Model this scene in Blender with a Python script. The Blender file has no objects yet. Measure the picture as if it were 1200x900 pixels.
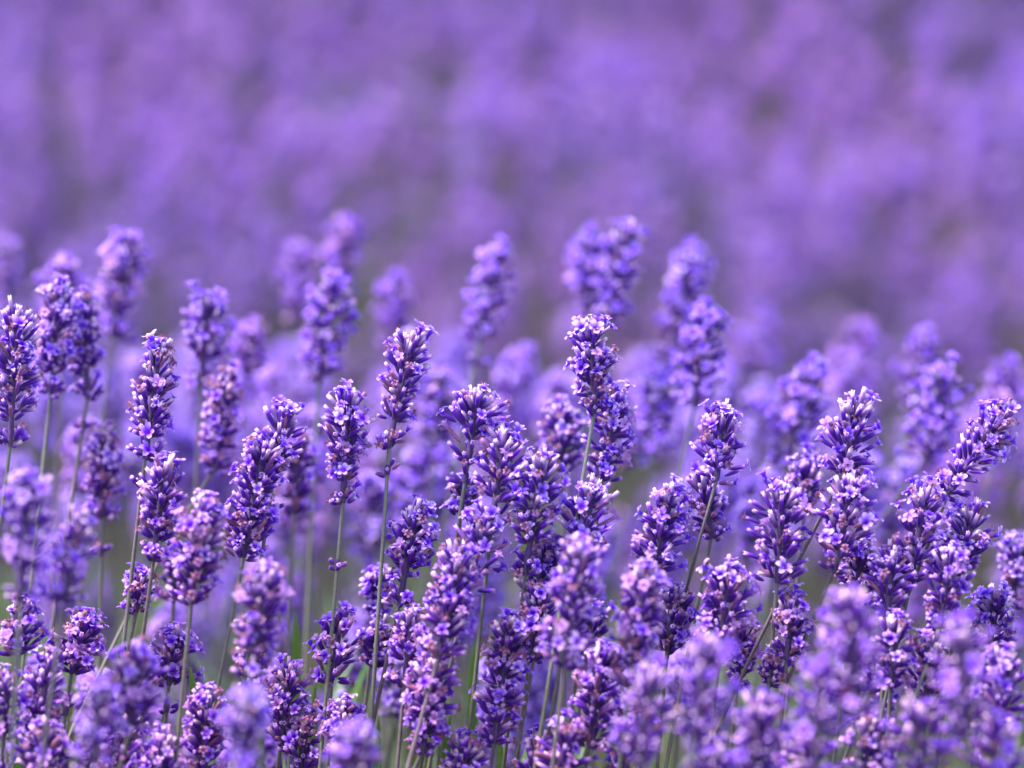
import bpy, math, random
import numpy as np
from mathutils import Vector, Matrix

random.seed(7)
rng = np.random.default_rng(7)
S = bpy.context.scene
COL = S.collection

# ------------------------------------------------------------------ camera, sky, sun, exposure
CAM_Z, PITCH, LENS, SENSOR = 0.80, math.radians(10.0), 100.0, 36.0
cam_d = bpy.data.cameras.new('camera'); cam = bpy.data.objects.new('camera', cam_d); COL.objects.link(cam)
cam.location = (0, 0, CAM_Z); cam.rotation_euler = (math.radians(90) - PITCH, 0, 0)
cam_d.lens = LENS; cam_d.sensor_width = SENSOR; cam_d.clip_start = 0.02; cam_d.clip_end = 400
cam_d.dof.use_dof = True; cam_d.dof.focus_distance = 1.0; cam_d.dof.aperture_fstop = 3.6
S.camera = cam

SUN_EL, SUN_AZ = math.radians(63), math.radians(-85)      # azimuth from +Y towards +X
W = bpy.data.worlds.new('World'); S.world = W; W.use_nodes = True
wn = W.node_tree; bg = wn.nodes['Background']
sky = wn.nodes.new('ShaderNodeTexSky'); sky.sky_type = 'NISHITA'; sky.sun_disc = False
sky.sun_elevation = SUN_EL; sky.sun_rotation = SUN_AZ; sky.dust_density = 2.0
hsv = wn.nodes.new('ShaderNodeHueSaturation'); hsv.inputs['Saturation'].default_value = 0.8      # thin bright cloud: a paler sky
wn.links.new(sky.outputs[0], hsv.inputs['Color']); wn.links.new(hsv.outputs[0], bg.inputs[0]); bg.inputs[1].default_value = 0.15
sd = bpy.data.lights.new('sun', 'SUN'); sun = bpy.data.objects.new('sun', sd); COL.objects.link(sun)
sd.energy = 2.6; sd.angle = math.radians(12); sd.color = (1.0, 0.95, 0.92)
sv = Vector((math.sin(SUN_AZ) * math.cos(SUN_EL), math.cos(SUN_AZ) * math.cos(SUN_EL), math.sin(SUN_EL)))
sun.rotation_euler = (-sv).to_track_quat('-Z', 'Y').to_euler()
S.view_settings.view_transform = 'Standard'; S.view_settings.look = 'None'
S.view_settings.gamma = 1; S.view_settings.exposure = 2.0
S.render.engine = 'CYCLES'
S.cycles.max_bounces = 7; S.cycles.diffuse_bounces = 4; S.cycles.transmission_bounces = 5; S.cycles.glossy_bounces = 2
S.cycles.use_denoising = True

def gz(y):
    """height of the soil: the field rises gently behind the near row and levels out further on"""
    t = np.clip((np.asarray(y, float) - 1.66) / 7.0, 0, 1)
    return 0.13 * 7.0 * (t - .5 * t ** 4 / 1.0) if np.ndim(y) else float(0.13 * 7.0 * (t - .5 * t ** 4))
FWD = Vector((0, math.cos(PITCH), -math.sin(PITCH))); UP = Vector((0, math.sin(PITCH), math.cos(PITCH)))
K = SENSOR / LENS / 1200.0                                # metres per photo pixel at one metre
def at(px, py, D): return Vector((0, 0, CAM_Z)) + D * (FWD + Vector((1, 0, 0)) * ((px - 600) * K) + UP * ((450 - py) * K))
def proj(p):
    q = Vector(p) - Vector((0, 0, CAM_Z)); D = q.dot(FWD)
    return 600 + q.x / D / K, 450 - q.dot(UP) / D / K, D

# ------------------------------------------------------------------ materials
def mat(name):
    m = bpy.data.materials.new(name); m.use_nodes = True; m.node_tree.nodes.clear(); return m, m.node_tree.nodes, m.node_tree.links
def ramp(n, stops):
    r = n.new('ShaderNodeValToRGB'); e = r.color_ramp.elements
    while len(e) < len(stops): e.new(0.5)
    for x, (p, c) in zip(e, stops): x.position = p; x.color = (*c, 1)
    return r
def mixc(n, l, a, b, f, mode='MIX'):
    m = n.new('ShaderNodeMix'); m.data_type = 'RGBA'; m.blend_type = mode
    for s, v in ((m.inputs[0], f), (m.inputs[6], a), (m.inputs[7], b)):
        if hasattr(v, 'is_linked'): l.new(v, s)
        else: s.default_value = v if isinstance(v, float) else (*v, 1)
    return m.outputs[2]
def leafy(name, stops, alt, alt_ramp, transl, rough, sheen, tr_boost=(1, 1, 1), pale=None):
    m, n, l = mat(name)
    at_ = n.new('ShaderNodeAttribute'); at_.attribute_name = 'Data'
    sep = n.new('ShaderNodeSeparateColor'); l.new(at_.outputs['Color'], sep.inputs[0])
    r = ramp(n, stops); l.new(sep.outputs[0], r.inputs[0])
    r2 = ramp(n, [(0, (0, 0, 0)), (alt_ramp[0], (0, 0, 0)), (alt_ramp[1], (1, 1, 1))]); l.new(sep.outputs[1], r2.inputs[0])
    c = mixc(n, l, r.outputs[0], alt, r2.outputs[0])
    if pale:
        r3 = ramp(n, [(0.05, (1, 1, 1)), (0.10, (0, 0, 0))]); l.new(sep.outputs[1], r3.inputs[0])
        mm = n.new('ShaderNodeMath'); mm.operation = 'MULTIPLY'; l.new(r3.outputs[0], mm.inputs[0]); pw = n.new('ShaderNodeMath'); pw.operation = 'POWER'; l.new(sep.outputs[0], pw.inputs[0]); pw.inputs[1].default_value = 2.2; l.new(pw.outputs[0], mm.inputs[1])
        c = mixc(n, l, c, pale, mm.outputs[0])
    geo = n.new('ShaderNodeNewGeometry')
    nz = n.new('ShaderNodeTexNoise'); nz.inputs['Scale'].default_value = 900; nz.inputs['Detail'].default_value = 2
    l.new(geo.outputs['Position'], nz.inputs['Vector'])
    nr = ramp(n, [(0.3, (0.72, 0.70, 0.74)), (0.7, (1.0, 1.0, 1.0))]); l.new(nz.outputs[0], nr.inputs[0])
    c = mixc(n, l, c, nr.outputs[0], 1.0, 'MULTIPLY')
    # whole plants differ a little in hue: bluer and pinker patches through the field
    nb = n.new('ShaderNodeTexNoise'); nb.inputs['Scale'].default_value = 4.0; nb.inputs['Detail'].default_value = 1
    l.new(geo.outputs['Position'], nb.inputs['Vector'])
    oi = n.new('ShaderNodeObjectInfo')
    hr = ramp(n, [(0.36, (0.98, 0.88, 0.93)), (0.5, (0.92, 0.91, 0.98)), (0.64, (0.84, 0.87, 1.0))]); l.new(nb.outputs[0], hr.inputs[0])
    c = mixc(n, l, c, hr.outputs[0], 1.0, 'MULTIPLY')
    p = n.new('ShaderNodeBsdfPrincipled'); l.new(c, p.inputs['Base Color'])
    p.inputs['Roughness'].default_value = rough; p.inputs['Specular IOR Level'].default_value = 0.25
    p.inputs['Sheen Weight'].default_value = sheen; p.inputs['Sheen Roughness'].default_value = 0.4
    p.inputs['Sheen Tint'].default_value = (0.95, 0.85, 1.0, 1)
    t = n.new('ShaderNodeBsdfTranslucent'); l.new(mixc(n, l, c, tr_boost, 1.0, 'MULTIPLY'), t.inputs[0])
    mx = n.new('ShaderNodeMixShader'); mx.inputs[0].default_value = transl
    l.new(p.outputs[0], mx.inputs[1]); l.new(t.outputs[0], mx.inputs[2])
    o = n.new('ShaderNodeOutputMaterial'); l.new(mx.outputs[0], o.inputs[0])
    return m
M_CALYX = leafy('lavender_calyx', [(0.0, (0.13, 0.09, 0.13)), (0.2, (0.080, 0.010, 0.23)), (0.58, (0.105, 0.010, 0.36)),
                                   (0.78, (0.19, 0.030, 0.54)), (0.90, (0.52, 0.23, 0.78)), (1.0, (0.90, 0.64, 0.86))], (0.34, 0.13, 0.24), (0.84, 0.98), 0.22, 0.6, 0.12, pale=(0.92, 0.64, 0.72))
M_PETAL = leafy('lavender_petal', [(0.0, (0.11, 0.010, 0.52)), (0.3, (0.19, 0.025, 0.76)), (0.62, (0.35, 0.115, 0.94)),
                                   (1.0, (0.64, 0.40, 0.97))], (0.70, 0.36, 0.68), (0.72, 1.0), 0.42, 0.5, 0.06, pale=(0.90, 0.68, 0.90))
M_STALK = leafy('lavender_stalk', [(0.0, (0.15, 0.20, 0.08)), (0.6, (0.18, 0.20, 0.125)), (1.0, (0.19, 0.185, 0.16))], (0.20, 0.15, 0.17), (0.5, 1.0), 0.1, 0.55, 0.1)
M_LEAF = leafy('lavender_leaf', [(0.0, (0.21, 0.29, 0.15)), (0.5, (0.24, 0.36, 0.17)), (1.0, (0.32, 0.43, 0.27))], (0.14, 0.30, 0.05), (0.55, 0.9), 0.4, 0.5, 0.1)
M_GRASS = leafy('grass_blade', [(0.0, (0.07, 0.14, 0.02)), (1.0, (0.14, 0.28, 0.04))], (0.2, 0.26, 0.06), (0.6, 1.0), 0.35, 0.4, 0.0)
def soil():
    m, n, l = mat('soil'); tc = n.new('ShaderNodeNewGeometry')
    a = n.new('ShaderNodeTexNoise'); a.inputs['Scale'].default_value = 14; a.inputs['Detail'].default_value = 8
    l.new(tc.outputs['Position'], a.inputs['Vector'])
    r = ramp(n, [(0.3, (0.06, 0.045, 0.03)), (0.7, (0.19, 0.15, 0.11))]); l.new(a.outputs[0], r.inputs[0])
    p = n.new('ShaderNodeBsdfPrincipled'); l.new(r.outputs[0], p.inputs['Base Color']); p.inputs['Roughness'].default_value = 0.95
    b = n.new('ShaderNodeBump'); b.inputs['Distance'].default_value = 0.02; l.new(a.outputs[0], b.inputs['Height']); l.new(b.outputs[0], p.inputs['Normal'])
    o = n.new('ShaderNodeOutputMaterial'); l.new(p.outputs[0], o.inputs[0]); return m
M_SOIL = soil()

# ------------------------------------------------------------------ mesh helpers
# a piece is (verts[n,3], quads[m,4], tris[k,3], data[n,2]) ; data = (position along the organ, random tint)
Q0 = np.zeros((0, 4), np.int64); T0 = np.zeros((0, 3), np.int64)
def piece(v, q, t, d):
    return (np.asarray(v, float).reshape(-1, 3), np.asarray(q, np.int64).reshape(-1, 4) if len(q) else Q0,
            np.asarray(t, np.int64).reshape(-1, 3) if len(t) else T0, np.asarray(d, float).reshape(-1, 2))
def join(ps):
    o = 0; V, Q, T, D = [], [], [], []
    for v, q, t, d in ps:
        V.append(v); Q.append(q + o); T.append(t + o); D.append(d); o += len(v)
    return (np.concatenate(V), np.concatenate(Q), np.concatenate(T), np.concatenate(D)) if ps else piece([], [], [], [])
def spread(p, Ms, rnd=None):
    """copies of piece p by a stack of 4x4 matrices"""
    v, q, t, d = p; Ms = np.asarray(Ms).reshape(-1, 4, 4); k = len(Ms); n = len(v)
    if k == 0: return piece([], [], [], [])
    V = (np.einsum('kij,nj->kni', Ms[:, :3, :3], v) + Ms[:, None, :3, 3]).reshape(-1, 3)
    off = (np.arange(k) * n)[:, None, None]
    D = np.tile(d, (k, 1, 1))
    if rnd is not None: D[:, :, 1] = np.asarray(rnd)[:, None]
    return V, (q[None] + off).reshape(-1, 4), (t[None] + off).reshape(-1, 3), D.reshape(-1, 2)
def mesh(name, groups, smooth=True):
    """groups: list of (piece, material)"""
    groups = [(p, m) for p, m in groups if len(p[0])]
    me = bpy.data.meshes.new(name); V = []; L = []; ST = []; MI = []; D = []; o = 0
    nl = 0
    for i, ((v, q, t, d), m) in enumerate(groups):
        V.append(v); D.append(d)
        L.append((q + o).ravel()); ST.append(nl + 4 * np.arange(len(q))); nl += 4 * len(q)
        L.append((t + o).ravel()); ST.append(nl + 3 * np.arange(len(t))); nl += 3 * len(t)
        MI.append(np.full(len(q) + len(t), i)); o += len(v); me.materials.append(m)
    V = np.concatenate(V); L = np.concatenate(L); ST = np.concatenate(ST); MI = np.concatenate(MI); D = np.concatenate(D)
    me.vertices.add(len(V)); me.vertices.foreach_set('co', V.astype(np.float32).ravel())
    me.loops.add(len(L)); me.loops.foreach_set('vertex_index', L.astype(np.int32))
    me.polygons.add(len(ST)); me.polygons.foreach_set('loop_start', ST.astype(np.int32))
    me.polygons.foreach_set('material_index', MI.astype(np.int32))
    me.update(calc_edges=True)
    me.polygons.foreach_set('use_smooth', np.full(len(ST), smooth))
    a = me.attributes.new('Data', 'FLOAT_COLOR', 'POINT')
    a.data.foreach_set('color', np.column_stack([D, np.zeros(len(D)), np.ones(len(D))]).astype(np.float32).ravel())
    me.validate(); return me
def link(name, me, parent=None, M=None):
    o = bpy.data.objects.new(name, me); COL.objects.link(o)
    if parent is not None: o.parent = parent
    if M is not None: o.matrix_basis = M
    return o
def tag(o, label, cat, group=None, kind=None):
    o['label'] = label
    if cat: o['category'] = cat
    if group: o['group'] = group
    if kind: o['kind'] = kind
def frame_np(pos, z, roll):
    z = np.asarray(z, float); z = z / np.linalg.norm(z)
    h = np.array([0, 0, 1.0]) if abs(z[2]) < 0.95 else np.array([1.0, 0, 0])
    x = np.cross(h, z); x /= np.linalg.norm(x); y = np.cross(z, x)
    c, s = math.cos(roll), math.sin(roll); m = np.eye(4)
    m[:3, 0] = c * x + s * y; m[:3, 1] = -s * x + c * y; m[:3, 2] = z; m[:3, 3] = pos; return m
def scaled(m, sx, sy=None, sz=None):
    sy = sx if sy is None else sy; sz = sx if sz is None else sz
    m = m.copy(); m[:3, 0] *= sx; m[:3, 1] *= sy; m[:3, 2] *= sz; return m
def tube(pts, radii, sides=6, t0=0.0, t1=1.0, rnd=0.5, cap=True):
    pts = np.asarray(pts, float); n = len(pts); v = []; d = []; q = []; T = []
    tan = np.gradient(pts, axis=0)
    for i in range(n):
        m = frame_np(pts[i], tan[i], 0.4)
        for k in range(sides):
            a = 2 * math.pi * k / sides
            v.append(m[:3, 3] + radii[i] * (math.cos(a) * m[:3, 0] + math.sin(a) * m[:3, 1]))
            d.append((t0 + (t1 - t0) * i / (n - 1), rnd))
    for i in range(n - 1):
        for k in range(sides):
            a, b = i * sides + k, i * sides + (k + 1) % sides
            q.append((a, b, b + sides, a + sides))
    return piece(v, q, T, d)

# ------------------------------------------------------------------ flower organs (unit: metres, growing along +Z)
def calyx(sides, rings, teeth=True):
    """ribbed tube of one bud, one unit long, with a toothed pale mouth"""
    prof = {5: [(0, .07), (.18, .15), (.5, .185), (.8, .17), (1.0, .15)], 3: [(0, .08), (.5, .19), (1.0, .14)], 2: [(0, .13), (1.0, .17)]}[rings]
    v, q, t, d = [], [], [], []
    for i, (z, r) in enumerate(prof):
        for k in range(sides):
            a = 2 * math.pi * k / sides; rr = r * (1.10 if k % 2 else 0.90) if sides >= 8 else r
            zz = z + (0.10 if (teeth and i == len(prof) - 1 and k % 2) else 0) + (0.012 * math.sin(3 * a))
            v.append((rr * math.cos(a), rr * math.sin(a), zz)); d.append((min(1, z), 0))
    for i in range(len(prof) - 1):
        for k in range(sides):
            a, b = i * sides + k, i * sides + (k + 1) % sides; q.append((a, b, b + sides, a + sides))
    v.append((0, 0, 0.90 if sides >= 8 else 1.05)); d.append((0.62 if sides >= 8 else .92, 0)); c = len(v) - 1; e = (len(prof) - 1) * sides
    for k in range(sides): t.append((e + k, e + (k + 1) % sides, c))
    return piece(v, q, t, d)
CALYX_HI, CALYX_MID, CALYX_LO = calyx(8, 5), calyx(5, 3, False), calyx(3, 2, False)

def floret(seed, fine=True, curl=0.5, size=1.0):
    """two-lipped corolla: a short flared tube and five ruffled lobes (two larger above, three below); unit 1 = 1 mm"""
    r = random.Random(seed); v, q, t, d = [], [], [], []
    S_ = 8 if fine else 5
    for i, (z, rad, tt) in enumerate([(-1.2, .55, .05), (1.0, .62, .1), (2.2, .95, .28)]):
        for k in range(S_):
            a = 2 * math.pi * k / S_; v.append((rad * math.cos(a), rad * math.sin(a), z)); d.append((tt, 0))
    for i in range(2):
        for k in range(S_):
            a, b = i * S_ + k, i * S_ + (k + 1) % S_; q.append((a, b, b + S_, a + S_))
    lobes = [(62, 1.95, 1.15), (118, 1.95, 1.15), (195, 1.5, .95), (270, 1.7, 1.1), (345, 1.5, .95)]
    NU, NV = (4, 5) if fine else (2, 3)
    for ang, L, Wd in lobes:
        a = math.radians(ang + r.uniform(-9, 9)); L *= size * r.uniform(.85, 1.2); Wd *= size * r.uniform(.85, 1.15)
        back = curl * r.uniform(.5, 1.5); tw = r.uniform(-.35, .35); o = len(v); ph = r.uniform(0, 6)
        er, et, = np.array((math.cos(a), math.sin(a), 0)), np.array((-math.sin(a), math.cos(a), 0))
        for j in range(NV):
            s = j / (NV - 1); wid = Wd * (0.42 + 1.0 * math.sin(math.pi * (0.12 + 0.72 * s)) ** 0.8) * (1 if s < .95 else .72)
            out = .85 + L * (math.sin(min(1.5, .35 + 1.1 * s)) * s + .05 * s); zz = 2.1 + L * (.75 * s - back * 1.15 * s * s)
            for i in range(NU):
                u = (i / (NU - 1) - .5) * 2 if NU > 1 else 0
                p = er * out + et * (u * wid * .62 * (1 if NU > 2 else 1.1))
                p = p + np.array((0, 0, zz + .22 * (u * u - .3) * Wd + .16 * math.sin(3.1 * u + 4 * s + ph) * s + tw * u * s * .5))
                v.append(p); d.append((min(1, .3 + .75 * s), 0))
        for j in range(NV - 1):
            for i in range(NU - 1):
                b = o + j * NU + i; q.append((b, b + 1, b + NU + 1, b + NU))
    p = piece(v, q, t, d); return (p[0] * 0.001, p[1], p[2], p[3])
FLORETS = [floret(s, True, [.2, .45, .7, .9, .35, .6][s], [1, .9, 1.1, .85, 1.05, .95][s]) for s in range(6)]
WILTED = floret(11, True, 1.3, .62)
FLORETS_MID = [floret(20 + s, False, .3 + .25 * s, 1.05) for s in range(3)]
def petal_lo():
    # three crossed lobes for the far, defocused field
    v, q, d = [], [], []
    for a in (0, 2.1, 4.2):
        o = len(v); c, s = math.cos(a), math.sin(a)
        for out, w, z in ((.2, .8, 1.0), (3.2, 1.4, 2.6)):
            for u in (-1, 1): v.append((c * out - s * u * w, s * out + c * u * w, z)); d.append((.25 + .2 * out, 0))
        q.append((o, o + 1, o + 3, o + 2))
    p = piece(v, q, [], d); return (p[0] * 0.001, p[1], p[2], p[3])
PETAL_LO = petal_lo()

SHAPES = [[.80, .95, 1.10, 1.05, .90], [.62, .80, 1.08, 1.16, 1.05], [.95, 1.12, 1.05, .85, .62], [.85, 1.12, 1.18, 1.08, .80], [1.0, .88, 1.02, .95, .72]]
def layout(L, W, opened, r, compact=0.5, per=9, gap=None):
    """whorls of one spike: list of dict(z, calyx=[matrix...], florets=[(matrix, variant, tint)...]); z measured from the spike foot"""
    gap = gap or (0.0050 if compact > .5 else 0.0060)
    squat = L < W * 1.5
    n = max(2, int(round(L * 0.82 / gap))); out = []
    shape = SHAPES[3] if squat else r.choice(SHAPES)
    zs = np.cumsum([0] + [r.uniform(.8, 1.15) * (2.0 if (i == 0 and not squat and r.random() < .6) else 1) for i in range(n)]); zs = zs / zs[-1] * max(.55 * L, L - .0058)
    for i in range(n + 1):
        s = i / n; z = zs[i]
        env = np.interp(s, [0, .25, .6, .85, 1], shape) * r.uniform(.82, 1.14)
        reach = W * .5 * env; w = dict(z=z, calyx=[], tint=[], florets=[])
        cnt = int(per * r.uniform(.8, 1.15)) if i else int(per * .75)
        if 0 < i < n and r.random() < .14: cnt = int(cnt * .55)
        if s > .95: cnt = per + 8
        ph = r.uniform(0, 6.28); side = r.uniform(0, 6.28)
        for k in range(cnt):
            a = ph + 2 * math.pi * k / cnt + r.uniform(-.3, .3)
            inner = k % 5 in (1, 3)
            lo_, hi_ = (34, 86) if s < .85 else ((28, 76) if s < .97 else (3, 68))
            tilt = math.radians(max(3, r.uniform(lo_, hi_) - 10 * s))
            base_r = 0.0011
            full = min(.0125, reach * .86 / max(.62, math.sin(tilt)))
            ln = (min(.0072, max(.0036, full * .78)) if not inner else min(.0056, full * .62)) * r.uniform(.74, 1.16)
            dz = r.uniform(-.0022, .0022)
            if inner: a += r.uniform(-.5, .5)
            dr = np.array((math.sin(tilt) * math.cos(a), math.sin(tilt) * math.sin(a), math.cos(tilt)))
            out_ = 0 if inner else max(0, full - ln) * r.uniform(.5, 1.0) * (.45 if s > .95 else 1)
            p = np.array((base_r * math.cos(a), base_r * math.sin(a), dz)) + dr * out_ * np.array((1, 1, .8))
            m = frame_np(p, dr, r.uniform(0, 6.28)); rad = r.uniform(.0034, .0050)
            w['calyx'].append(scaled(m, rad, rad, ln))
            tn = r.random()
            if s > .95 and r.random() < .45: tn = .04
            elif s > .6 and r.random() < .15: tn = .06
            w['tint'].append(tn)
            op = opened * (1.1 if s > .3 else .8) * (1 + .5 * math.cos(a - side))
            if r.random() < op:
                tip = p + dr * ln * r.uniform(.72, 1.0); d2 = dr + np.array((0, 0, .25)) + np.array([r.uniform(-.35, .35) for _ in range(3)])
                fm = frame_np(tip, d2, r.uniform(-.8, .8)); sc = r.uniform(.70, 1.15)
                w['florets'].append((scaled(fm, sc), r.randrange(6), r.random() * (.5 if s > .9 else 1)))
            elif r.random() < .16:
                tip = p + dr * ln * .85; w['florets'].append((scaled(frame_np(tip, dr, r.uniform(0, 6)), r.uniform(.7, 1.0)), -1, r.uniform(.88, 1.0)))
        top_z = (zs[i + 1] - z) if i < n else .001
        w['core'] = tube([(0, 0, -.001), (0, 0, top_z * .5), (0, 0, top_z)], [.0010, .0013, .0009 if i < n else .0005], 6, .04, .12, .5)
        out.append(w)
    return out

FLORET_ME = {}
for s in range(6):
    for c in range(4):
        p = FLORETS[s]; dd = p[3].copy(); dd[:, 1] = [.06, .45, .70, .93][c]
        FLORET_ME[s, c] = mesh('floret', [((p[0], p[1], p[2], dd), M_PETAL)])
wd = WILTED[3].copy(); wd[:, 0] = .9; wd[:, 1] = 1.0
FLORET_ME[-1, 0] = mesh('withered_floret', [((WILTED[0], WILTED[1], WILTED[2], wd), M_CALYX)])
def pick(f): return FLORET_ME[-1, 0] if f[1] < 0 else FLORET_ME[f[1], min(3, int(f[2] * 4))]
NPM = lambda m: Matrix([list(map(float, row)) for row in m])

def blade(base, direc, side, length, width, bend, n=6, rnd=.5, fold=.25):
    """a narrow leaf: tapered, folded along its midrib and bending over"""
    base, direc, side = (np.asarray(x, float) for x in (base, direc, side))
    direc = direc / np.linalg.norm(direc); side = side - direc * side.dot(direc); side /= np.linalg.norm(side); nrm = np.cross(side, direc)
    v, q, d = [], [], []
    for i in range(n + 1):
        s = i / n; w = width * .5 * (min(1, .35 + 3 * s)) * (1 - s ** 3) + .0002
        c = base + direc * length * s + nrm * bend * length * s * s
        for u in (-1, 0, 1): v.append(c + side * u * w + nrm * (abs(u) * fold * w)); d.append((s, rnd))
    for i in range(n):
        for u in (0, 1): b = i * 3 + u; q.append((b, b + 1, b + 4, b + 3))
    return piece(v, q, [], d)

GROUP = 'lavender stems of the near row'
def stalk_curve(P0, u, n=14):
    """from the foot of the spike down to the soil, swinging to the vertical"""
    P0 = np.array(P0); u = np.array(u) / np.linalg.norm(u); h = P0[2]
    lat = np.array((u[0], u[1], 0)) * h / max(.35, -u[2]); ln = np.linalg.norm(lat)
    if ln > .20: lat *= .20 / ln
    G = P0 + lat * .9; G[2] = 0
    C = P0 + u * h * .55
    ts = np.linspace(0, 1, n) ** 1.15
    return np.array([(1 - t) ** 2 * P0 + 2 * t * (1 - t) * C + t * t * G for t in ts])

def lavender(top, foot, W, opened, label, hero, r, stem=None, low=None, compact=.6, per=9, leaves=(), pale=0.0):
    """one flowering stem: an Empty at the soil with its stalk, whorls (> florets) and leaves"""
    top, foot = np.array(top), np.array(foot)
    ax = top - foot; L = np.linalg.norm(ax); ax /= L
    u = -ax if stem is None else (np.array(stem) - foot)
    if stem is None: u = u + np.array((0, 0, -.35))
    crv = stalk_curve(foot, u); G = crv[-1].copy()
    e = bpy.data.objects.new('lavender_stem', None); COL.objects.link(e); e.location = G; e.empty_display_size = .02
    tag(e, label, 'lavender', GROUP)
    up = [foot + ax * L * f for f in (.12, .04)]
    pts = np.array(up + list(crv)) - G; rr = np.concatenate([[.0006, .0008], np.linspace(.00072, .00105, len(crv))])
    link('stalk', mesh('stalk', [(tube(pts[::-1], rr[::-1], 5, 0, 1, r.random()), M_STALK)]), e)
    F = frame_np(foot - G, ax, r.uniform(0, 6.28))
    lay = layout(L, W, opened, r, compact, per)
    if low is not None:
        # a separate whorl further down the stalk
        if isinstance(low, float): i = 1; fine = low
        else: fine = None; q = np.array(low)
        dense = np.array([np.array([np.interp(t, range(len(crv)), crv[:, k]) for k in range(3)]) for t in np.linspace(0, len(crv) - 1, 240)])
        if fine is not None: q = dense[int(np.argmin(abs(np.linalg.norm(dense - foot, axis=1) - fine)))]
        j = int(np.argmin(np.linalg.norm(dense - q, axis=1))); q = dense[j]; i = min(len(crv) - 2, max(1, int(j / 239 * (len(crv) - 1))))
        tn = crv[max(0, i - 1)] - crv[min(len(crv) - 1, i + 1)]
        lw = layout(.010, W * .72, opened * .5, r, .6, 7)[0]; lw['M'] = frame_np(q - G, tn, 0); lay.append(lw)
    if hero:
        for w in lay:
            M = w.get('M'); 
            if M is None: M = F @ np.array([[1, 0, 0, 0], [0, 1, 0, 0], [0, 0, 1, w['z']], [0, 0, 0, 1.0]])
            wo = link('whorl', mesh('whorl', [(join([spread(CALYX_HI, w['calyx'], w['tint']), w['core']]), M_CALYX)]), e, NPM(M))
            for f in w['florets']: link('withered_floret' if f[1] < 0 else 'floret', pick(f), wo, NPM(f[0]))
    else:
        cal, tint, fl = [], [], [[], [], []]; cores = []; ft = [[], [], []]
        for w in lay:
            M = w.get('M')
            if M is None: M = F @ np.array([[1, 0, 0, 0], [0, 1, 0, 0], [0, 0, 1, w['z']], [0, 0, 0, 1.0]])
            for c, tt in zip(w['calyx'], w['tint']): cal.append(M @ c); tint.append(tt)
            cores.append(spread(w['core'], [M]))
            for f in w['florets']:
                if f[1] >= 0: fl[f[1] % 3].append(M @ f[0]); ft[f[1] % 3].append(.04 if r.random() < pale else f[2])
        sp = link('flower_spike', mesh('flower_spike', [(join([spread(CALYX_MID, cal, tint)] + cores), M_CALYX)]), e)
        pet = join([spread(FLORETS_MID[i], fl[i], ft[i]) for i in range(3)])
        if len(pet[0]): link('corolla', mesh('corolla', [(pet, M_PETAL)]), sp)
    for f_, ang, ln in leaves:
        i = int(f_ * (len(crv) - 1)); b = crv[i] - G
        dr = np.array((math.cos(ang) * .6, math.sin(ang) * .6, .9)); sd_ = np.array((-math.sin(ang), math.cos(ang), 0))
        link('leaf', mesh('leaf', [(blade(b, dr, sd_, ln, .0035, .25, rnd=r.random()), M_LEAF)]), e)
    return e

# ------------------------------------------------------------------ ground: level under the near row, then a gentle bank
def ground():
    xs = np.linspace(-60, 60, 41); ys = np.concatenate([np.linspace(-20, 1.4, 12), np.linspace(1.6, 9, 40), np.linspace(11, 120, 24)])
    X, Y = np.meshgrid(xs, ys); Z = gz(Y)
    v = np.column_stack([X.ravel(), Y.ravel(), Z.ravel()]); nx = len(xs); q = []
    for j in range(len(ys) - 1):
        for i in range(nx - 1): a = j * nx + i; q.append((a, a + 1, a + nx + 1, a + nx))
    o = link('ground', mesh('ground', [(piece(v, q, [], np.zeros((len(v), 2))), M_SOIL)]))
    tag(o, 'brown soil of the lavender field under the plants', None, kind='structure')
ground()

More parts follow.
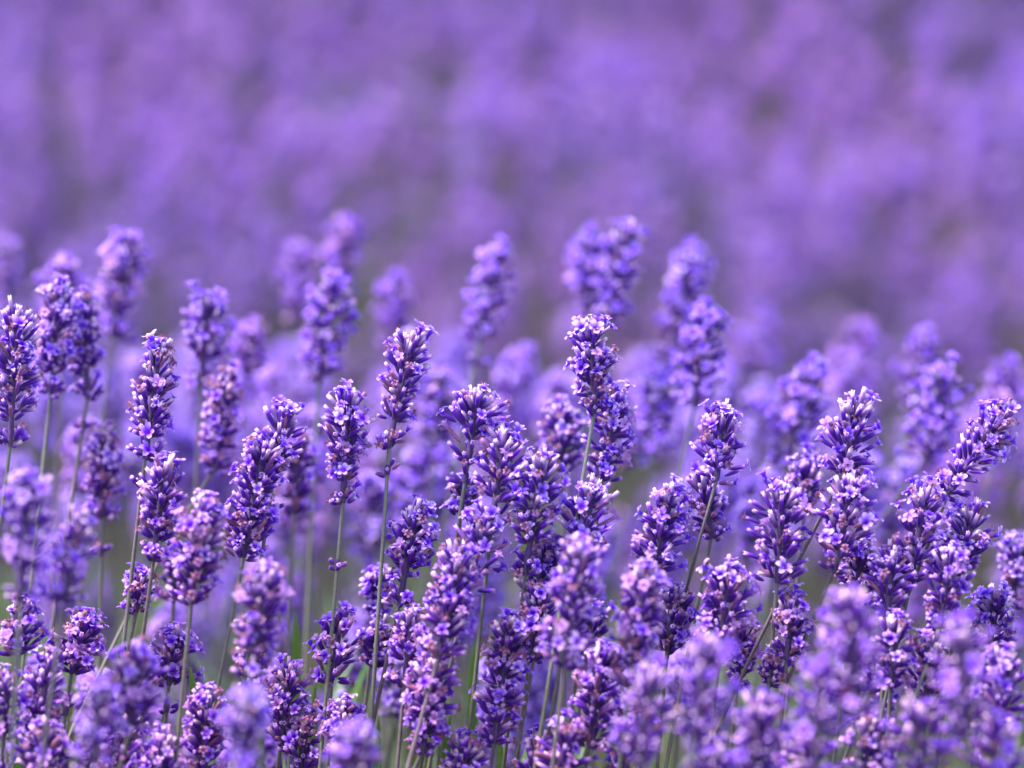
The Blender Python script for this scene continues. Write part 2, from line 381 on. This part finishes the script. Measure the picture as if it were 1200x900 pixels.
# ------------------------------------------------------------------ the near row: every stem read off the photograph
# (tip x, tip y, foot x, foot y, width px, distance m, share of open florets, label, stem point, detached whorl)
NEAR = [
 (405,258,398,345,52,1.27,.45,'tallest blurred lavender spike at the back, its tip above every other head',None,None),
 (352,295,345,378,50,1.28,.40,'blurred back spike just left of the tallest head',None,None),
 (152,278,132,392,62,1.15,.45,'soft spike with a wide pale cap, highest head on the left side',None,None),
 (76,308,72,402,56,1.16,.45,'soft spike immediately left of the pale-capped highest left head',None,None),
 (8,285,10,365,42,1.28,.35,'blurred dark spike at the very left edge, above the sharp edge head',None,None),
 (588,287,562,398,52,1.15,.40,'lone soft spike with a pale tip against the blurred field, left of the tall pair',(548,470),(552,425)),
 (735,268,714,372,56,1.14,.40,'tall soft spike with bluish tip, right one of the close tall pair',(700,430),None),
 (690,280,690,385,44,1.19,.45,'narrower spike of the close tall pair, hidden partly behind its neighbour',None,None),
 (818,296,782,420,52,1.19,.35,'tall blurred leaning spike with two white tip florets, right of the tall pair',(770,470),None),
 (832,364,814,474,64,1.11,.55,'soft plump spike with pink-white cap standing before the tall leaning one',(795,560),None),
 (466,325,458,410,48,1.24,.35,'blurred spike with dull pinkish cap beside the bright floret cluster',None,None),
 (392,335,374,445,74,1.12,.65,'soft wide spike covered in bright pale florets, below the tallest head',(370,520),None),
 (244,350,236,446,64,1.10,.50,'soft spike with white tip florets behind the sharp long left spike',None,None),
 (295,385,292,462,45,1.18,.45,'small blurred pinkish spike behind the left cluster',None,None),
 (268,430,252,548,46,1.07,.35,'slightly soft slender spike whose thin stalk leans to the lower left',(228,585),None),
 (188,398,170,535,52,1.00,.40,'sharp long four-tiered spike standing on twin dark stalks on the left',(146,740),None),
 (20,364,12,520,60,0.995,.35,'sharp tall spike cut by the left edge, with stubby side whorls',(2,600),None),
 (70,340,60,460,48,1.05,.45,'slim spike with dark heart, next to the sharp edge spike',(48,570),None),
 (96,343,103,465,42,1.06,.40,'sparse wispy spike with gaps between its whorls, on a long bare stalk',(80,610),None),
 (482,396,456,522,58,1.00,.35,'sharp tapering spike with a detached ring of buds on its long straight stalk',(434,850),(450,556)),
 (692,386,697,482,66,1.00,.45,'sharp crown-topped spike, highest of the sharp heads in the centre',(682,565),None),
 (722,462,706,560,58,1.02,.45,'blue-petalled spike with upcurved lowest buds, touching the crown-topped head',(698,620),None),
 (560,460,549,538,68,1.00,.30,'sharp flat-topped spike with a cream cap and dark violet body',(536,620),(546,566)),
 (408,466,402,586,60,1.00,.60,'sharp spike of many open pale florets on a straight stalk, long bare below',(376,880),(398,668)),
 (592,508,576,616,66,0.99,.45,'sharp spike leaning right directly below the flat-topped cream one',None,None),
 (336,480,322,548,56,1.00,.40,'short sharp spike behind the shoulder of the pinkish-grey one',None,None),
 (310,520,286,650,64,0.995,.45,'sharp pinkish grey spike carried by two parallel thin stalks',(256,800),None),
 (352,508,345,600,44,1.08,.40,'soft reddish spike behind the two parallel thin stalks',None,None),
 (124,500,120,604,42,1.06,.55,'soft narrow spike with deep blue petals on both sides',None,None),
 (194,548,180,655,60,0.99,.50,'blue spike with white tips, leaning on the twin dark stalks',(165,760),None),
 (240,590,224,705,64,0.965,.45,'soft dark spike with a white-tufted top, right of the blue white-tipped one',None,None),
 (36,560,24,700,70,0.91,.40,'large blurred spike in front at the left edge, dark core and bluish rim',None,None),
 (95,598,74,708,60,0.92,.40,'blurred dark red-violet spike in front, right of the large edge one',None,None),
 (846,484,840,560,66,1.00,.55,'sharp round-shouldered spike with open pale florets on a leaning green stalk',(786,756),None),
 (822,556,834,628,50,1.015,.25,'dark bud spike crossed by a leaning green stalk',(815,720),None),
 (786,574,764,672,70,0.99,.55,'bright violet broad spike left of the dark crossed bud spike',None,None),
 (760,668,738,800,60,0.95,.35,'soft dark spike below the bright violet broad one',None,None),
 (1004,470,988,556,72,1.00,.25,'sharp globe-like spike bristling with pale bud tips',(868,780),None),
 (916,574,911,680,80,0.99,.35,'broad dark sharp spike with pale spiny rim on a straight thin stalk',(898,830),None),
 (996,568,984,652,72,0.99,.45,'sharp spike with a blue heart floret, under the globe-like one',(916,810),(982,668)),
 (1084,578,1068,680,74,0.99,.45,'plump sharp spike with blue and dark red middle, right side',(1022,885),None),
 (1116,642,1100,738,56,0.98,.30,'smaller dark spike touching the plump one from lower right',(1078,800),None),
 (1178,484,1112,576,64,1.00,.60,'strongly leaning spike at the right edge covered in pale florets',(1066,690),None),
 (1186,430,1168,505,54,1.20,.40,'blurred brownish spike at the right edge behind the leaning one',None,None),
 (1108,436,1086,535,74,1.12,.60,'soft plump spike with pale florets in the right back',(1030,610),None),
 (1086,388,1066,480,46,1.20,.40,'blurred thin spike with single bluish tip in the right back',None,None),
 (1014,384,982,470,64,1.33,.60,'very blurred bright violet spike behind the globe-like one',None,None),
 (948,434,924,545,74,1.12,.55,'soft spike with one white tip floret left of the globe-like head',None,None),
 (948,540,942,596,48,1.04,.45,'small soft head with winged white florets, under the soft white-tipped spike',None,None),
 (636,540,616,670,66,0.99,.50,'tall sharp spike with white side tuft, middle of the central crowd',None,None),
 (696,572,676,660,66,0.99,.45,'sharp pink-tipped spike right of the tall white-tufted one',None,None),
 (490,594,468,706,56,1.00,.50,'sharp slender spike topped by a white open floret, its stalk meeting the straight one',(436,850),None),
 (570,612,546,694,70,0.985,.60,'wide pale pink-violet head in the central crowd, many florets open',None,None),
 (540,642,514,770,70,0.97,.50,'long soft spike with frilled pale petals sitting on a grey slanted stalk',(478,895),None),
 (684,640,662,778,74,0.945,.40,'blurred spike of dark bands in front of the central crowd',None,None),
 (598,722,580,868,60,0.985,.50,'long violet spike low in the centre with a ring of petals at its foot',(575,899),None),
 (640,640,626,712,52,1.00,.35,'small sharp bud head crossing a dark thin stalk in the centre',(606,890),None),
 (400,722,388,798,60,1.00,.55,'bright purple fan-shaped head behind the pale-floret stalk',(385,880),None),
 (340,782,330,870,60,1.00,.45,'dark pointed spike with blue petals low on the left centre',(325,899),None),
 (312,668,294,788,66,0.94,.40,'soft brownish spike in front of the two parallel stalks',None,None),
 (100,724,84,786,60,1.00,.60,'vivid purple broad head with a small pale tip near the left',(70,880),None),
 (166,668,160,714,42,1.00,.60,'tiny bright violet head halfway up between the dark stalks',(146,780),None),
 (162,768,152,856,72,0.935,.55,'soft violet head behind the very blurred lower left bloom',(140,899),None),
 (118,800,108,915,76,0.90,.55,'very blurred large bloom in the lower left foreground',None,None),
 (242,812,240,896,50,0.98,.45,'fairly sharp head low left with dark buds, near the bottom edge',None,None),
 (290,818,288,905,60,0.88,.45,'blurred pale bloom next to the low left head of dark buds',None,None),
 (52,852,48,915,60,0.96,.50,'low violet head at the bottom left corner with frilled top',None,None),
 (10,788,4,860,50,0.97,.35,'dark purple head cut by the left edge near the bottom',None,None),
 (60,768,44,850,48,0.975,.20,'dull brown-violet bud spike under the vivid purple broad head',None,None),
 (416,856,414,925,66,0.895,.65,'bright blurred bloom at the bottom edge under the straight stalk',None,None),
 (404,820,398,880,38,0.99,.50,'small violet floret head just above the bright blurred bottom bloom',None,None),
 (484,716,474,800,52,0.985,.55,'deep violet head hidden left of the grey slanted stalk',None,None),
 (510,780,496,880,60,0.975,.45,'violet head with drooping lower petals beside the broad green blade',(486,899),None),
 (856,668,844,758,72,0.98,.55,'pale-topped spike with a blue skirt of petals right of centre',None,None),
 (706,768,690,870,70,0.97,.55,'blue-violet ragged spike in the lower middle',None,None),
 (764,788,748,890,80,0.90,.40,'blurred greyish bloom in front of the lower middle, dull core',None,None),
 (832,756,814,860,80,0.885,.45,'blurred dark-hearted bloom in front below the blue-skirted spike',None,None),
 (892,824,884,905,62,0.90,.45,'blurred bloom near the bottom edge with dark right flank',None,None),
 (994,700,1002,830,92,0.885,.45,'largest blurred bloom in the right foreground, pale sides around a dark core',None,None),
 (962,784,954,905,90,0.885,.40,'blurred bloom with pinkish cap, lower left of the largest one',None,None),
 (1124,740,1132,860,94,0.885,.45,'blurred large bloom with a deep purple centre at the lower right',None,None),
 (1078,830,1076,925,90,0.90,.50,'blurred pale bloom cut by the bottom edge on the right',None,None),
 (1166,846,1164,930,88,0.90,.50,'blurred bloom in the bottom right corner',None,None),
 (1090,752,1084,840,58,0.98,.35,'sharp pink-tipped bud spike among the blurred right blooms',None,None),
 (1170,698,1158,762,52,1.01,.50,'soft small head with ring-like florets near the right edge',None,None),
 (1194,632,1186,706,46,1.05,.50,'pale soft head clipped by the right edge at mid height',None,None),
 (908,768,902,798,30,0.99,.20,'tiny whorl of buds on a thin green stalk beside the leaning stems',(890,860),None),
 (774,440,764,530,54,1.15,.40,'soft blurred spike behind the gap right of the blue-petalled head',None,None),
 (660,478,660,548,60,1.06,.50,'soft pale spike tucked left of the blue-petalled head',None,None),
 (518,438,508,540,48,1.15,.40,'blurred brownish spike behind, between the tapering and flat-topped heads',None,None),
 (890,368,884,440,58,1.46,.55,'very blurred pale pink bloom far back, alone in the right gap',None,None),
 (1046,646,1040,720,56,0.985,.35,'small dark head squeezed left of the plump right spike',None,None),
 (632,690,626,770,44,0.99,.20,'thin dark bud spike against the long violet low spike',(606,880),None),
 (836,868,830,935,74,0.90,.50,'blurred bloom cut by the bottom edge under the dark-hearted one',None,None),
 (634,868,626,930,56,0.98,.25,'small whitish bud head at the bottom edge in the centre',None,None),
 (1036,772,1030,850,40,1.03,.30,'soft small head on a thick green stalk behind the right blooms',None,None),
 (700,712,688,770,40,1.02,.40,'small soft violet head between the dark-banded and dark spikes',None,None),
 (300,735,292,800,40,1.03,.40,'soft small head in the shade behind the soft brownish spike',None,None),
 (545,560,540,600,34,1.02,.40,'little cluster of buds under the flat-topped cream spike',None,None),
 (210,640,204,700,40,1.05,.50,'small soft head between the blue white-tipped and dark tufted spikes',None,None),
 (1140,600,1128,668,52,1.00,.45,'sharp small spike in the gap right of the plump blue-and-red one',None,None),
 (1012,640,1002,700,46,1.01,.40,'small dark head below the spike with a blue heart floret',None,None),
 (930,700,922,770,48,0.99,.50,'violet head between the leaning stems and the largest blurred bloom',None,None),
 (1050,722,1044,800,54,0.975,.50,'frilled violet head just right of the largest blurred bloom',None,None),
 (1176,770,1168,850,60,0.955,.50,'soft violet head near the right edge above the bottom corner bloom',None,None),
 (1020,840,1014,910,56,0.95,.45,'soft head between the pinkish-capped bloom and the pale cut one',None,None),
 (940,872,936,930,60,0.93,.50,'soft pale head at the bottom edge under the pinkish-capped bloom',None,None),
 (790,690,782,760,50,1.00,.45,'small violet head right of the soft dark spike, behind the blurred blooms',None,None),
 (740,840,732,910,54,0.97,.50,'ragged violet head at the bottom between two blurred blooms',None,None),
 (664,850,656,920,56,0.965,.45,'violet head at the bottom edge right of the whitish bud head',None,None),
 (872,730,864,800,44,1.01,.45,'small soft head right of the blue-skirted spike',None,None),
 (448,668,440,720,36,1.03,.50,'tiny soft head behind the long straight stalk',None,None),
 (28,706,20,765,50,0.99,.50,'violet head under the large blurred edge spike, left of the vivid purple broad head',None,None),
 (206,742,198,800,46,1.01,.50,'small violet head right of the dark stalks, above the low head of dark buds',None,None),
 (146,842,140,905,52,0.99,.50,'frilled head behind the very blurred lower left bloom, at its right flank',None,None),
 (360,838,352,900,46,1.00,.45,'small dark-budded head at the bottom left of the bright blurred bottom bloom',None,None),
 (448,726,440,778,38,1.02,.45,'little violet tuft between the straight stalk and the grey slanted stalk',None,None),
 (192,868,186,925,50,0.965,.50,'soft head cut by the bottom edge beside the low left head of dark buds',None,None),
 (546,872,540,925,54,0.98,.50,'pale violet head at the bottom edge right of the broad green blade',None,None),
]
rr_ = random.Random(3)
for i, (xt, yt, xb, yb, w, D, op, lab, st, lo) in enumerate(NEAR):
    r = random.Random(100 + i)
    lean = r.uniform(-.10, .10)
    foot = at(xb, yb, D); Lz = (foot - at(xt, yt, D)).length
    top = at(xt, yt, D + lean * Lz)
    stem = None if st is None else at(st[0], st[1], D + r.uniform(-.01, .01))
    low = None if lo is None else at(lo[0], lo[1], D)
    Wm = w * K * D * (1.06 if Lz < w * K * D * 1.42 else .92) * (.9 if D < .93 else 1)
    hero = .93 <= D <= 1.085
    if lo is None and hero and r.random() < .25: low = r.uniform(.009, .018)
    lv = []
    if hero and r.random() < .45:
        f = r.uniform(.28, .5); a = r.uniform(0, 6.28); ln = r.uniform(.018, .034); lv = [(f, a, ln), (f, a + 3.14, ln * .9)]
    lavender(top, foot, Wm, min(.8, op) * (.62 if hero else .4 if D < .93 else .8), lab, hero, r, stem, low, compact=r.choice([.3, .7, .8]), per=r.choice([15, 17, 19, 21]), leaves=lv)

# ------------------------------------------------------------------ the rest of the near row behind them, all out of focus
SKY_X = [-100, 0, 120, 300, 450, 620, 760, 900, 1000, 1300]
SKY_Y = [330, 330, 345, 385, 360, 375, 410, 425, 420, 440]
ROW_BACK = 1.62
fill = 0; tries = 0; r = random.Random(21)
while fill < 186 and tries < 20000:
    tries += 1
    y = 1.13 + (1.54 - 1.13) * r.random() ** .85; x = r.uniform(-.24, .24) * y
    z = min(.635, r.gauss(.575, .04)) if r.random() < .55 else r.uniform(.43, .57); px, py, D = proj((x, y, z))
    if not -40 < px < 1240 or py < np.interp(px, SKY_X, SKY_Y) + r.uniform(0, 40) or D < 1.04: continue
    if D < 1.12 and py < 520: continue
    L = r.uniform(.024, .038); ln = np.array((r.gauss(.10 + .12 * (px - 600) / 600, .09), r.gauss(0, .08), 1.0)); ln /= np.linalg.norm(ln)
    top = np.array((x, y, z)); foot = top - ln * L
    if fill % 6 == 0:
        # a low, half-hidden head among the stalks
        z = r.uniform(.445, .515); x = r.uniform(-.2, .12) * y; y = r.uniform(1.03, 1.14); px, py, D = proj((x, y, z)); top = np.array((x, y, z)); foot = top - ln * L
        if not (0 < px < 1200 and 640 < py < 900): continue
    zone = 'left' if px < 400 else 'centre' if px < 800 else 'right'
    lab = {'left': 'blurred lavender spike in the dense crowd behind the left sharp heads',
           'centre': 'blurred lavender spike in the dense crowd behind the central sharp heads',
           'right': 'blurred lavender spike in the dense crowd behind the right sharp heads'}[zone]
    lavender(top, foot, r.uniform(.016, .021), r.uniform(.7, 1.0), lab, False, r, compact=.6, per=15, pale=.45); fill += 1

# ------------------------------------------------------------------ rows beyond and stems outside the frame: one countless mass
def low_spike(seed, opens=(.35, .65), pale=0.0):
    r = random.Random(seed); L = r.uniform(.028, .045); lay = layout(L, .0185, r.uniform(*opens), r, .4, 7, gap=.0080)
    cal, tint, fl, ft = [], [], [], []
    for w in lay:
        M = np.eye(4); M[2, 3] = w['z'] - L
        for c, t in zip(w['calyx'], w['tint']): cal.append(M @ scaled(c, 1.25, 1.25, 1.1)); tint.append(t)
        for f in w['florets']:
            if f[1] >= 0: fl.append(M @ f[0]); ft.append(.04 if r.random() < pale else f[2])
    st = tube([(r.uniform(-.02, .02), r.uniform(-.02, .02), -.30), (0, 0, -L - .08), (0, 0, -L * .5)], [.0012, .001, .0008], 3, 0, 1, r.random())
    return spread(CALYX_LO, cal, tint), spread(PETAL_LO, fl, ft), st
LOW = [low_spike(500 + s, (.35, .65) if s < 10 else (.15, .4)) for s in range(20)] + [low_spike(540 + s, (.75, 1.0), .5) for s in range(6)]
ROWS = [(.30, ROW_BACK), (2.02, 4.2), (4.2, 8.4)]
def profile(y, a, b):
    s = min(y - a, b - y) / .30
    if a > 4 or (a > 1.5 and y > b - .4): return 1.0
    return 1.0 if s >= 1 else math.sqrt(max(0, 1 - (1 - s) ** 2)) * .42 + .58
mass = [[] for _ in LOW]; r = random.Random(77)
for ri, (a, b) in enumerate(ROWS):
    half = lambda y: max(.55, .24 * y + .35)
    dens = [1000, 2500, 900][ri]
    area = 2 * half(b) * (b - a); n = int(area * dens)
    for _ in range(n):
        y = r.uniform(a, b); x = r.uniform(-half(b), half(b))
        if abs(x) > half(y): continue
        h = r.gauss(.59, .035 if ri == 0 else .055) * profile(y, a, b)
        if ri == 1 and y < a + .6: h = min(h, r.uniform(.36, .60))
        if ri == 1 and r.random() < .8 * math.exp(-((x + .10) / .10) ** 2 - ((y - 2.3) / .25) ** 2): continue
        if ri: h *= 1 + .03 * math.sin(13 * x + 2 * ri) * math.sin(9 * y + x * 3) + .015 * math.sin(5.1 * x + 4.3 * y)
        if ri == 0:
            # near row: only beyond the frame's edges (the stems in view are objects of their own)
            px, py, D = proj((x, y, h)); h = min(h, .60)
            if D <= .15: continue
            inside = -70 < px < 1270
            if inside and D > 1.40:
                h = r.uniform(.36, .60); px, py, D = proj((x, y, h))
                if py < np.interp(px, SKY_X, SKY_Y) - 25 + r.uniform(0, 40): continue
                mass[r.randrange(20, 26)].append(scaled(frame_np((x, y, h), (r.gauss(.08, .1), r.gauss(0, .1), 1), r.uniform(0, 6.28)), r.uniform(.9, 1.15))); continue
            if inside and (D > .62 or py < 960): continue
            if y < .62 and h > .5: h = .5 * r.uniform(.85, 1)
            px, py, D = proj((x, y, h))
            if -90 < px < 1290 and py < 970: continue
        m = frame_np((x, y, h + gz(y)), (r.gauss(.06, .12), r.gauss(0, .10), 1), r.uniform(0, 6.28))
        s = r.uniform(.85, 1.2) * (1.0 if ri < 3 else 1.25); mass[r.randrange(20)].append(scaled(m, s))
mc, mp, ms = [], [], []
for (c, p, s_), Ms in zip(LOW, mass):
    mc.append(spread(c, Ms)); mp.append(spread(p, Ms)); ms.append(spread(s_, Ms))
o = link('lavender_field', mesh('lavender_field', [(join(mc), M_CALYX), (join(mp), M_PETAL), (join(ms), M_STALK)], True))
tag(o, 'blurred violet mass of lavender rows filling the field beyond the near row', 'lavender field', kind='stuff')

# ------------------------------------------------------------------ grey-green leaves at the foot of every row
def foliage():
    r = random.Random(5); tmpl = []
    for k in range(10):
        tmpl.append(blade((0, 0, 0), (0, 0, 1), (1, 0, 0), 1.0, .075, r.uniform(-.1, .35), n=3, rnd=r.random()))
    Ms = [[] for _ in tmpl]
    for ri, (a, b) in enumerate(ROWS):
        half = lambda y: max(.5, .24 * y + .3)
        area = 2 * half(b) * (b - a); n = int(area * [9000, 1300, 300][ri])
        for _ in range(n):
            y = r.uniform(a, b); x = r.uniform(-half(b), half(b))
            if abs(x) > half(y): continue
            top = [.50 if x < .05 else .45, .45, .42][ri] * profile(y, a, b)
            if ri == 1: top += .17 * math.exp(-((x + .10) / .10) ** 2 - ((y - 2.25) / .3) ** 2)
            z = top * math.sqrt(r.random()) - .03
            if ri == 0 and y < .6: z = min(z, .30)
            if ri: z += gz(y)
            m = frame_np((x, y, z), (r.gauss(0, .5), r.gauss(0, .5), 1), r.uniform(0, 6.28))
            Ms[r.randrange(len(tmpl))].append(scaled(m, r.uniform(.03, .055) * (1 if ri < 2 else 1.6)))
    o = link('lavender_foliage', mesh('lavender_foliage', [(join([spread(t, m) for t, m in zip(tmpl, Ms)]), M_LEAF)]))
    tag(o, 'grey-green narrow leaves filling the foot of the lavender rows', 'foliage', kind='stuff')
foliage()

# ------------------------------------------------------------------ a few separate blades of grass between the stalks
GRASS = [
 (528,838,512,905,13,0.985,'broad bright green blade standing under the central violet heads'),
 (222,778,236,830,9,1.00,'short bright green blade tip beside the left leaning stalk'),
 (345,712,350,800,12,1.08,'soft dark green blade behind the soft brownish spike'),
 (444,842,440,890,8,1.01,'small curled green blade by the long straight stalk'),
 (556,748,552,830,12,1.07,'soft green blade beside the long violet low spike'),
 (20,850,26,915,14,1.06,'soft green blade in the bottom left corner'),
 (192,832,186,910,10,1.02,'dark green blade between the low left heads'),
 (585,862,592,915,11,1.03,'yellowish green blade at the bottom edge below the long violet spike'),
 (1014,835,1000,900,11,1.07,'soft green blade behind the thick green stalks at the lower right'),
 (300,800,306,880,11,1.05,'soft green blade between the brownish spike and the dark pointed one'),
 (150,815,144,890,10,1.04,'green blade at the lower left, beside the violet head behind the blurred bloom'),
 (370,800,362,890,9,1.03,'slim green blade left of the thick straight stalk at the bottom'),
 (80,800,88,890,10,1.06,'soft green blade under the vivid purple broad head'),
 (660,800,652,880,11,1.06,'soft green blade behind the lower middle ragged spike'),
 (505,860,496,910,9,1.0,'narrow green blade left of the broad bright one'),
 (468,770,490,850,8,1.08,'thin arching yellow-green blade behind the slender sharp spike'),
]
for i, (xt, yt, xb, yb, w, D, lab) in enumerate(GRASS):
    r = random.Random(300 + i); T = np.array(at(xt, yt, D)); B = np.array(at(xb, yb, D)); d = T - B
    G = B - d / max(.3, d[2]) * B[2]; off = G[:2] - B[:2]; nrm = np.linalg.norm(off)
    if nrm > .15: G[:2] = B[:2] + off * .15 / nrm
    G[2] = 0; n = 16; v, q, dd = [], [], []; C = B - d * .8
    wid = w * K * D
    for k in range(n + 1):
        s = k / n; p = (1 - s) ** 2 * G + 2 * s * (1 - s) * C + s * s * T
        hw = .5 * wid * min(1, .45 + s) * (1 - max(0, (s - .86) / .14) ** 2) + .0001
        a = r.uniform(-.05, .05) + .25
        for u in (-1, 0, 1): v.append(p - G + np.array((math.cos(a), math.sin(a), 0)) * u * hw + np.array((0, -.3, 0)) * abs(u) * hw); dd.append((s, .2 + .06 * i))
    for k in range(n):
        for u in (0, 1): b = k * 3 + u; q.append((b, b + 1, b + 4, b + 3))
    o = link('grass_blade', mesh('grass_blade', [(piece(v, q, [], dd), M_GRASS)])); o.location = G
    tag(o, lab, 'grass blade', 'grass blades between the stalks')
